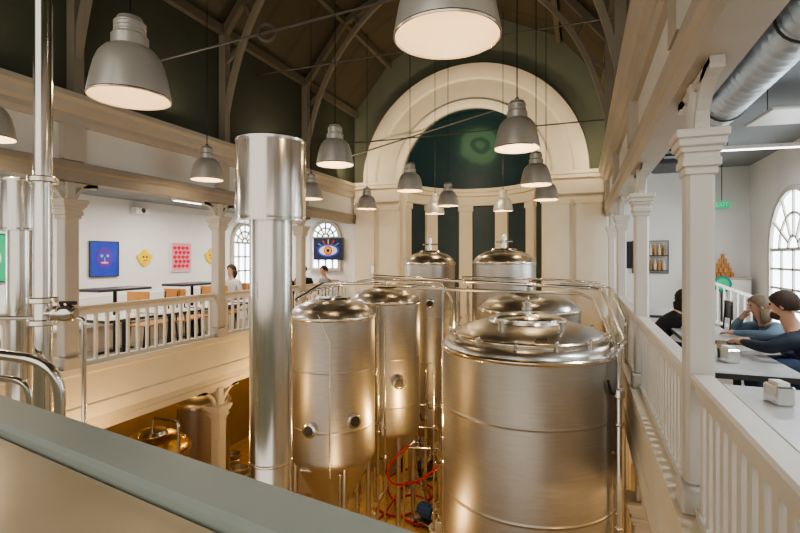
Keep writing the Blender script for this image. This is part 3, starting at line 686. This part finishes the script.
g=P(330,345,6.3); pipe([P(318,315,6.35),g,(g.x,g.y,1.9)],.006,'thin pale cable running down the fermenter',M_rim,.05)
# hose
f=lambda u,v:P(u,v,4.72*F/(v-258))
def hose(pts,r,mat,label):
    pts=[Vector(p) for p in pts]; o=pts[0].copy(); sm=[]
    for i in range(len(pts)-1):
        p0=pts[max(i-1,0)];p1=pts[i];p2=pts[i+1];p3=pts[min(i+2,len(pts)-1)]
        for k in range(8):
            t=k/8; sm.append(.5*((2*p1)+(p2-p0)*t+(2*p0-5*p1+4*p2-p3)*t*t+(3*p1-p0-3*p2+p3)*t**3)-o)
    sm.append(pts[-1]-o)
    t=thing('hose',label,'hose',o); MB().tube(sm,r,10,0).obj('hose_body',mat,t)
    MB().cyl(sm[0],sm[0]+(sm[0]-sm[1]).normalized()*.1,r*1.4).obj('coupling',M_chrome,t)
hp=[P(384,462,8.3)]
for i,q_ in enumerate(((386,490),(376,506),(395,514),(422,507),(434,490),(415,480),(396,494),(402,517),(427,523),(440,506))):
    p=f(*q_); hp.append(Vector((p.x,p.y,.04+.02*((i+1)%3))))
hose(hp,.024,M_red,'red rubber brewing hose coiled on the tiled floor')
hp=[]
for i,q_ in enumerate(((440,476),(424,470),(404,473),(388,480),(392,500),(412,498),(430,500),(424,488),(406,486),(384,515),(372,525))):
    p=f(*q_); hp.append(Vector((p.x,p.y,.10+.02*(i%3))))
hose(hp,.022,M_red,'red rubber hose trailing across the tiled floor')
hose([P(410,445,8.0),P(398,455,8.0),P(387,470,7.9),P(395,484,7.8),P(420,480,7.7),P(438,466,7.7)],.017,M_red,'red rubber hose slung between the valves')
def pump(loc,rz,label,mat):
    t=thing('pump',label,'pump',loc,rz,'brewery pumps')
    MB().box(-.28,.28,-.16,.16,.10,.13).obj('base_plate',M_steel2,t,False)
    b=MB()
    b.lathe([(.10,0),(.11,.02),(.11,.28),(.10,.3),(.05,.31)],(-.25,0,.27),24,(1,0,0))
    for k in range(12): 
        a=2*math.pi*k/12; b.box(-.22,.02,.11*math.cos(a)-.004,.11*math.cos(a)+.004,.27+.11*math.sin(a)-.01,.27+.11*math.sin(a)+.01)
    b.obj('motor',mat,t)
    MB().lathe([(.05,0),(.12,.02),(.12,.07),(.04,.09)],(.1,0,.27),24,(1,0,0)).cyl((.14,0,.27),(.3,0,.27),.03).cyl((.13,0,.3),(.13,0,.5),.03).lathe([(.05,0),(.05,.02)],(.13,0,.49),16).obj('pump_head',M_chrome,t)
    for sx in (-1,1):
        for sy in (-1,1): MB().lathe([(.05,-.015),(.05,.015)],(sx*.22,sy*.17,.05),16,(0,1,0)).cyl((sx*.22,sy*.15,.05),(sx*.22,sy*.15,.12),.01).obj('wheel',M_black,t)
    MB().tube([(-.26,-.12,.12),(-.34,-.12,.75),(-.34,.12,.75),(-.26,.12,.12)],.013,8,.06).obj('push_handle',M_chrome,t)
g=f(412,486); pump((g.x+.15,g.y+.6,0),.6,'wheeled stainless transfer pump with dark motor',M_dark)
g=f(432,520); pump((g.x,g.y-.1,0),-.4,'wheeled stainless transfer pump with blue motor',M_blue)
g=f(440,470); pump((g.x,g.y,0),1.2,'wheeled stainless transfer pump with dark motor',M_dark)
for (u,v,d,lab) in ((424,440,10.9,'grey wall standing control cabinet with buttons'),(305,478,9.3,'grey control cabinet beneath the fermenters')):
    g=P(u,v,d); t=thing('control_cabinet',lab,'cabinet',(g.x,g.y,0),.2)
    MB().cbox(-.2,.2,-.12,.12,.3,1.3,.012).obj('housing',M_galv,t,False); MB().cbox(-.18,.18,-.135,-.12,.33,1.27,.005).obj('door',M_steel2,t,False)
    MB().box(-.1,.1,-.142,-.135,.95,1.15).obj('display',M_black,t,False)
    for k,mm in enumerate((A_red,A_green,A_yel)): MB().lathe([(.02,0),(.02,.02)],(-.08+.08*k,-.135,.85),12,(0,-1,0)).obj('button',mm,t)
    for sx in (-1,1): MB().box(sx*.17-.02,sx*.17+.02,-.02,.02,0,.32).obj('leg',M_steel2,t,False)
def bucket(g,mat,lab):
    t=thing('bucket',lab,'bucket',(g.x,g.y,0)); MB().lathe([(.11,0),(.15,.28),(.16,.29),(.145,.29),(.105,.02),(.01,.02)],n=28).obj('pail',mat,t); MB().tube([(.15*math.cos(a),0,.27+.12*math.sin(a)) for a in [math.pi*k/10 for k in range(11)]],.005,6,0).obj('bail_handle',M_chrome,t)
bucket(f(398,466),M_dark,'dark plastic bucket on the floor'); bucket(f(438,540),M_tabwhite,'white plastic bucket on the floor')
def keg(g,lab):
    t=thing('beer_keg',lab,'keg',(g.x,g.y,0),0,'kegs'); 
    MB().lathe([(.16,.02),(.19,.05),(.195,.2),(.2,.21),(.195,.22),(.195,.38),(.2,.39),(.195,.4),(.19,.53),(.16,.56),(.05,.57)],n=32).obj('barrel',M_steel2,t)
    MB().lathe([(.17,.55),(.18,.65),(.165,.65),(.155,.56)],n=32,caps=False).obj('chime',M_steel,t)
    MB().lathe([(.17,0),(.18,.06),(.16,.06),(.15,.0)],n=32,caps=False).obj('foot_ring',M_steel,t)
    return t
k0=keg(P(352,470,9.9),'stainless beer keg standing on the floor')
for (u,d) in ((366,10.9),(334,10.5),(240,9.5),(262,9.2),(232,10.2)):
    g=P(u,470,d); dup(k0,(g.x,g.y,0))
# ------------------------------------------------------------------ counter at the camera
e=Vector((-.985,.171,0)); P2=Vector((-.259,.835,0))
t=thing('bar_counter','grey-green painted parapet with glossy beige worktop behind','counter',(P2.x,P2.y,ZM))
t.rotation_euler[2]=math.atan2(-e.y,-e.x)
H=1.1
MB().cbox(-4.2,.75,-.15,0,H-.05,H,.012).obj('parapet_cap',M_cap,t,False)
MB().box(-4.2,.73,-.13,-.03,0,H-.05).obj('parapet_wall',M_cap,t,False)
MB().cbox(-4.2,.75,-1.0,-.156,H-.07,H-.03,.006).obj('worktop',M_counter,t,False)
# ------------------------------------------------------------------ furniture
def table(x,y,w,l,h,mt,label,rz=0,name='table'):
    t=thing(name,label,'table',(x,y,ZM),rz)
    MB().cbox(-w/2,w/2,-l/2,l/2,h-.02,h,.004).obj('table_top',mt,t,False)
    MB().box(-w/2-.004,w/2+.004,-l/2-.004,l/2+.004,h-.045,h-.006).obj('edge_band',M_dark,t,False)
    MB().cyl((0,0,.03),(0,0,h-.035),.03,n=16).obj('pedestal',M_black,t)
    MB().cbox(-w*.3,w*.3,-.03,.03,0,.03,.005).cbox(-.03,.03,-l*.35,l*.35,0,.03,.005).obj('base',M_black,t,False)
    return t
def chair(loc,rz,mat,label,sh=.46,bh=.95):
    t=thing('chair',label,'chair',loc,rz,'wooden chairs')
    MB().cbox(-.2,.2,-.2,.2,sh-.03,sh,.01).obj('seat',mat,t,False)
    rings=[[(x_,-.2-.03*(1-(x_/.2)**2),z_) for x_,z_ in ((xx,bh-.26),(xx,bh))]+[(xx,-.22-.03*(1-(xx/.2)**2),bh),(xx,-.22-.03*(1-(xx/.2)**2),bh-.26)] for xx in [-.2+.05*k for k in range(9)]]
    MB().loft(rings).obj('backrest',mat,t,False)
    for sx in (-1,1):
        MB().cyl((sx*.17,-.18,sh),(sx*.17,-.21,bh-.05),.012,n=8).obj('back_post',M_black,t)
        for sy in (-1,1): MB().cyl((sx*.17,sy*.17,sh-.02),(sx*.2,sy*.2,0),.014,.011,n=8).obj('leg',M_black,t)
    return t
table(1.22,4.78,.58,1.2,.75,M_tabletop,'long pale grey laminate table beside the railing')
table(1.2,3.1,.62,1.4,.75,M_tabletop,'long pale grey laminate table beside the railing')
table(1.3,6.45,.58,1.2,.75,M_tabletop,'long pale grey laminate table beside the railing')
table(1.25,8.7,.58,1.25,.75,M_tabletop,'long pale grey laminate table beside the railing')
c0=chair((1.97,4.76,ZM),math.radians(63),M_tabledark,'dark wooden chair pushed to the table',.44)
for (x,y,rz) in ((2.16,6.15,math.radians(95)),(.80,6.75,-math.pi/2),(1.85,3.2,math.pi/2),(1.85,8.5,math.pi/2)):
    dup(c0,(x,y,ZM),rz)
for (u,X) in ((115,-7.5),(192,-7.5)):
    y=y_on(X,u); table(X,y,.55,1.0,1.09,M_tabledark,'tall black pedestal bar table',0,'bar_table')
yy=[y_on(-6.85,u) for u in (147,163,182,199,222)]
c1=chair((-6.85,yy[0],ZM),.2,M_orange,'orange-brown wooden chair with curved backrest',.5,1.05)
for k,y in enumerate(yy[1:]): dup(c1,(-6.85+(.05 if k%2 else -.05),y,ZM),[3.0,.1,2.9,.2][k])
for (u,X) in ((124,-6.25),(170,-6.2),(215,-6.25),(254,-6.25)):
    y=y_on(X,u); table(X,y,.5,.9,.75,M_tabwhite,'low white topped table by the railing')
t=thing('wall_bench','white panelled bench along the gallery wall','bench',(XO+.3,6.5,ZM))
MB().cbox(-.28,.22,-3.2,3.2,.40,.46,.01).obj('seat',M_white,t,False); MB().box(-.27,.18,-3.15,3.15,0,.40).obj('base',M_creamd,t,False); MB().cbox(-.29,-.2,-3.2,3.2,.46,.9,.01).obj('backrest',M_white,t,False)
t=thing('wall_speaker','small white loudspeaker on the gallery wall','speaker',(XO+.1,y_on(XO,137),z_on(XO,y_on(XO,137),211)))
MB().cbox(-.1,.08,-.16,.16,-.07,.07,.02).obj('case',M_white,t,False); MB().lathe([(.05,0),(.04,.01)],(.08,0,0),16,(1,0,0)).obj('speaker_cone',M_dark,t)
def napkin(x,y,rz):
    t=thing('napkin_dispenser','chrome napkin dispenser with white napkins on the table','napkin dispenser',(x,y,ZM+.75),rz,'napkin dispensers')
    MB().cbox(-.05,.05,-.07,.07,0,.11,.008).obj('case',M_chrome,t,False); MB().box(-.03,.03,-.05,.05,.11,.13).obj('napkins',M_paper,t,False)
g=P(733,362,3.92); napkin(g.x-.03,g.y,.3); g=P(779,403,2.81); napkin(g.x,g.y,.2)
def glass(x,y,mat,lab):
    t=thing('beer_glass',lab,'glass',(x,y,ZM+.75),0,'glasses'); MB().lathe([(.028,0),(.033,.01),(.038,.14),(.036,.14),(.031,.015),(.005,.012)],n=20).obj('glass_body',M_clear,t)
    MB().lathe([(.03,.014),(.034,.09),(.004,.091)],n=20).obj('beer',mat,t)
M_beer=pbr('beer',(.75,.35,.04),.2,0,.05,5)
glass(1.02,5.0,M_beer,'glass of amber beer on the table'); glass(1.12,4.83,M_beer,'glass of amber beer on the table')
def menu(x,y,rz):
    t=thing('menu_card','folded menu card standing on the table','menu',(x,y,ZM+.75),rz); MB().add([(-.05,-.03,0),(.05,-.03,0),(.05,0,.17),(-.05,0,.17),(-.05,.03,0),(.05,.03,0)],[(0,1,2,3),(3,2,5,4)]).obj('card',M_tabledark,t,False)
menu(1.0,4.78,1.2)
def bottle2(x,y):
    t=thing('bottle','small yellow sauce bottle on the table','bottle',(x,y,ZM+.75)); MB().lathe([(.025,0),(.028,.01),(.028,.1),(.01,.13),(.01,.15)],n=16).obj('bottle_body',A_yel,t); MB().lathe([(.012,.148),(.01,.17)],n=12).obj('cap',A_red,t)
bottle2(1.0,5.12)
# ------------------------------------------------------------------ people
M_skin=pbr('skin',(.55,.32,.23),.5,0,.04,8); M_eye=pbr('eye_dark',(.03,.02,.02),.2,0,0,5); M_lip=pbr('lips',(.45,.14,.12),.5,0,.03,8)
M_jeans=pbr('denim',(.03,.045,.09),.8,0,.1,20); M_shoe=pbr('shoe_leather',(.02,.015,.012),.5,0,.1,8)
def person(label,loc,rz,lean,top,hairm,hair='short',sh=.5,arms='table',sc=1.,beard=False):
    t=thing('person',label,'person',loc,rz); t.scale=(sc,sc,sc)
    J=[];E=[];
    def j(p,r,par=None,tg='top'):
        J.append((Vector(p),r)); i=len(J)-1
        if par is not None: E.append((par,i,tg))
        return i
    dr=Vector((0,math.sin(lean),math.cos(lean))); p0=Vector((0,0,sh+.10))
    pel=j(p0,.145); wa=j(p0+dr*.17+Vector((0,-.02,.01)),.13,pel); ch=j(p0+dr*.34+Vector((0,-.01,.01)),.155,wa); nb=j(p0+dr*.50,.088,ch)
    l2=lean*.5; dn=Vector((0,math.sin(l2),math.cos(l2)))
    nk=j(p0+dr*.50+dn*.07,.055,nb,'skin'); jw=j(p0+dr*.50+dn*.14+Vector((0,.018,0)),.066,nk,'skin'); cr=j(p0+dr*.50+dn*.23+Vector((0,.005,0)),.088,jw,'skin'); j(p0+dr*.50+dn*.29,.055,cr,'skin')
    hc=p0+dr*.50+dn*.205
    for sx in (-1,1):
        sp=p0+dr*.455+Vector((sx*.185,0,0)); s=j(sp,.072,ch)
        if arms=='table': el=Vector((sx*.27,sp.y+.14,max(.80,sp.z-.26))); wr=Vector((sx*.08,sp.y+.34,.80))
        elif arms=='chin' and sx==1: el=Vector((sx*.18,sp.y+.27,.82)); wr=hc+Vector((sx*.05,.13,-.13))
        elif arms=='chin': el=Vector((sx*.26,sp.y+.12,.82)); wr=Vector((sx*.02,sp.y+.32,.80))
        else: el=sp+Vector((sx*.05,-.02,-.27)); wr=Vector((sx*.14,sp.y+.18,sh+.17))
        ei=j(el,.05,s); m1=j((el*.4+wr*.6),.042,ei); wi=j(wr,.03,m1,'top')
        hd=(wr-el).normalized(); pm=wr+hd*.055; pi_=j(pm,.030,wi,'skin')
        side=hd.cross(Vector((0,0,1))).normalized() if abs(hd.z)<.9 else Vector((1,0,0)); up=side.cross(hd).normalized()
        for k,(o_,L) in enumerate(((-.027,.062),(-.009,.072),(.009,.068),(.027,.052))):
            a_=pm+hd*.04+side*o_; b_=a_+hd*L*.5-up*.006; c_=b_+hd*L*.35-up*.02
            ai=j(a_,.0095,pi_,'skin'); bi=j(b_,.009,ai,'skin'); j(c_,.0075,bi,'skin')
        th=pm-hd*.02-side*sx*.035; ti=j(th,.011,pi_,'skin'); j(th+hd*.04-side*sx*.015-up*.01,.009,ti,'skin')
        hp_=j(p0+Vector((sx*.09,.03,-.04)),.105,pel,'leg'); kn=j(Vector((sx*.13,.46,sh+.04)),.068,hp_,'leg'); cf=j(Vector((sx*.13,.45,sh*.6)),.055,kn,'leg'); an=j(Vector((sx*.13,.42,.09)),.040,cf,'leg'); j(Vector((sx*.14,.55,.045)),.036,an,'shoe')
    me=bpy.data.meshes.new('b'); me.from_pydata([p for p,_ in J],[(a,b) for a,b,_ in E],[])
    o=bpy.data.objects.new('b',me); col.objects.link(o)
    md=o.modifiers.new('s','SKIN'); md.branch_smoothing=.3
    sv=me.skin_vertices[0].data
    for i,(p,r) in enumerate(J): sv[i].radius=(r,r); sv[i].use_root=(i==0)
    sb=o.modifiers.new('u','SUBSURF'); sb.levels=2; sb.render_levels=2
    bpy.context.view_layer.update(); dg=bpy.context.evaluated_depsgraph_get()
    m2=bpy.data.meshes.new_from_object(o.evaluated_get(dg)); bpy.data.objects.remove(o)
    m2.materials.clear()
    for m in (M_skin,top,M_jeans,M_shoe): m2.materials.append(m)
    idx={'skin':0,'top':1,'leg':2,'shoe':3}
    segs=[(J[a][0],J[b][0],idx[g]) for a,b,g in E]
    for f_ in m2.polygons:
        c_=f_.center; best=9;bi=0
        for a,b,g in segs:
            ab=b-a; tt=max(0,min(1,(c_-a).dot(ab)/max(ab.length_squared,1e-9))); dd=(a+ab*tt-c_).length
            if dd<best: best=dd;bi=g
        f_.material_index=bi; f_.use_smooth=True
    bo=bpy.data.objects.new('body',m2); col.objects.link(bo); bo.parent=t
    for sx in (-1,1):
        MB().sphere(hc+Vector((sx*.032,.078,.012)),.012,.008,.009,10,8).obj('eye',M_eye,t)
        MB().sphere(hc+Vector((sx*.086,-.005,-.005)),.012,.020,.028,10,8).obj('ear',M_skin,t)
    MB().add([hc+Vector(v) for v in ((-.015,.078,-.028),(.015,.078,-.028),(0,.104,-.026),(0,.084,.02),(0,.080,-.038))],[(0,2,3),(1,3,2),(0,4,2),(1,2,4),(0,3,1)]).obj('nose',M_skin,t)
    MB().sphere(hc+Vector((0,.078,-.056)),.022,.007,.006,12,6).obj('mouth',M_lip,t)
    if beard: MB().sphere(hc+Vector((0,.032,-.078)),.062,.052,.038,18,10).obj('beard',hairm,t)
    b=MB(); rings=[]
    for i in range(11):
        ph=math.pi*i/10*(.62); rr=[]
        for k in range(24):
            a=2*math.pi*k/24; front=max(0,math.sin(a)); ph2=ph*(1-.42*front)
            w=1+.05*math.sin(7*a+3*i)
            rr.append(hc+Vector((.100*w*math.sin(ph2)*math.cos(a),.108*w*math.sin(ph2)*math.sin(a)-.008,.112*math.cos(ph2)+.015)))
        rings.append(rr)
    if hair=='long':
        for dz,k in ((-.05,1.0),(-.10,.98),(-.15,.85),(-.18,.6)):
            rr=[]
            for q in range(24):
                a=2*math.pi*q/24; front=max(0,math.sin(a)); 
                rr.append(hc+Vector((.100*k*math.cos(a),min(.115*k*math.sin(a),.03)-.02,(dz if front<.35 else rings[10][q].z-hc.z-.0))))
            rings.append(rr)
    b.loft(rings); b.obj('hair',hairm,t)
    return t
H_brown=pbr('brown_hair',(.05,.028,.016),.7,0,.2,40); H_blond=pbr('ash_blond_hair',(.17,.12,.08),.7,0,.2,40); H_dark=pbr('dark_hair',(.02,.014,.01),.6,0,.2,40)
T_navy=pbr('navy_jacket',(.016,.026,.045),.75,0,.15,15,.2); T_lblue=pbr('dusty_blue_top',(.12,.18,.24),.75,0,.1,15,.2); T_black=pbr('black_jumper',(.015,.015,.016),.8,0,.1,15); T_grey=pbr('grey_jumper',(.2,.2,.2),.8,0,.1,15); T_wh=pbr('white_shirt',(.6,.58,.55),.8,0,.05,15)
person('bearded person in navy jacket leaning forward over the table',(1.97,4.76,ZM),math.radians(63),.70,T_navy,H_brown,'short',.43,'table',1.08,True)
person('person with ash brown hair, dusty blue top, chin on hand',(2.16,6.15,ZM),math.radians(95),.75,T_lblue,H_blond,'long',.43,'chin')
person('person with dark hair in a black jumper seated by the railing',(.80,6.75,ZM),math.radians(-80),.72,T_black,H_dark,'long',.43,'table')
y=y_on(-7.0,236); person('person in white shirt seated at a gallery table',(-7.0,y,ZM+.05),math.radians(170),.2,T_wh,H_brown,'long',.5,'lap')
person('person in black clothes seated on the gallery',(-6.65,9.75,ZM),math.radians(200),.2,T_black,H_dark,'short',.5,'lap')
person('person in grey jumper seated on the gallery',(-5.98,10.65,ZM),math.radians(150),.2,T_grey,H_dark,'short',.5,'lap')
person('person in dark clothes seated beside another on the gallery',(-6.75,10.75,ZM),math.radians(210),.2,T_black,H_brown,'short',.5,'lap')
for (x,y,rz) in ((-7.0,y_on(-7.0,236),170),(-6.65,9.75,200),(-5.98,10.65,150),(-6.75,10.75,210)): dup(c1,(x,y,ZM),math.radians(rz))
# ------------------------------------------------------------------ lights
def area(loc,rot,sx,sy,e_,c_):
    ld=bpy.data.lights.new('area_light','AREA'); ld.shape='RECTANGLE'; ld.size=sx; ld.size_y=sy; ld.energy=e_; ld.color=c_
    o=bpy.data.objects.new('area_light',ld); col.objects.link(o); o.location=loc; o.rotation_euler=rot; return o
def point(loc,e_,c_,r=.08):
    ld=bpy.data.lights.new('point_light','POINT'); ld.energy=e_; ld.color=c_; ld.shadow_soft_size=r
    o=bpy.data.objects.new('point_light',ld); col.objects.link(o); o.location=loc
for y in (2.,4.6,7.2,9.8): area((-7.0,y,5.83),(0,0,0),.1,.9,36,(1,.93,.84))
area((2.6,8.7,6.42),(0,0,0),1.2,.1,38,(.94,.97,1)); area((2.4,4.6,6.52),(0,0,0),1.2,.1,38,(.94,.97,1)); area((2.4,1.4,6.6),(0,0,0),1.2,.1,34,(.94,.97,1))
for y in (2.5,5.2,7.6,10.0):
    point((1.6,y,2.6),30,(1,.67,.31))
for y in (5.2,7.6,10.0): point((-7.4,y,2.65),22,(1,.60,.22))
for y in (4.,7.2,10.3):
    point((-5.0,y,2.5),28,(1,.62,.24),.06)
point((-2.2,10.6,3.2),48,(1,.68,.33),.1); point((-2.0,7.0,2.2),40,(1,.62,.24),.08); point((-2.4,4.6,1.6),20,(1,.64,.30),.08)
area((CX,9.7,6.95),(math.radians(105),0,0),1.6,.12,42,(1,.80,.54))
area((XL+.35,10.3,6.85),(math.radians(120),0,math.radians(-20)),.4,.1,8,(1,.80,.54))
area((XR-.35,10.3,6.85),(math.radians(120),0,math.radians(20)),.4,.1,8,(1,.80,.54))
for x,ry in ((XL+.3,-25),(XR-.3,25)):
    for y in (2.6,5.1,7.6): area((x,y,6.74),(math.radians(180),math.radians(-ry),0),.15,.7,5,(1,.86,.66))
w=bpy.data.worlds.new('world'); bpy.context.scene.world=w; w.use_nodes=True
bg=w.node_tree.nodes['Background']; bg.inputs[0].default_value=(1,.92,.82,1); bg.inputs[1].default_value=1.08
sc=bpy.context.scene
sc.view_settings.view_transform='AgX'
try: sc.view_settings.look='AgX - Medium High Contrast'
except Exception: pass
sc.view_settings.exposure=.3
# ------------------------------------------------------------------ camera
cam=bpy.data.cameras.new('camera'); co=bpy.data.objects.new('camera',cam); col.objects.link(co)
cam.sensor_width=36; cam.lens=36*F/800; cam.shift_y=-8.5/800; co.location=(0,0,CZ); co.rotation_euler=(math.pi/2,0,TH); cam.clip_start=.05
bpy.context.scene.camera=co
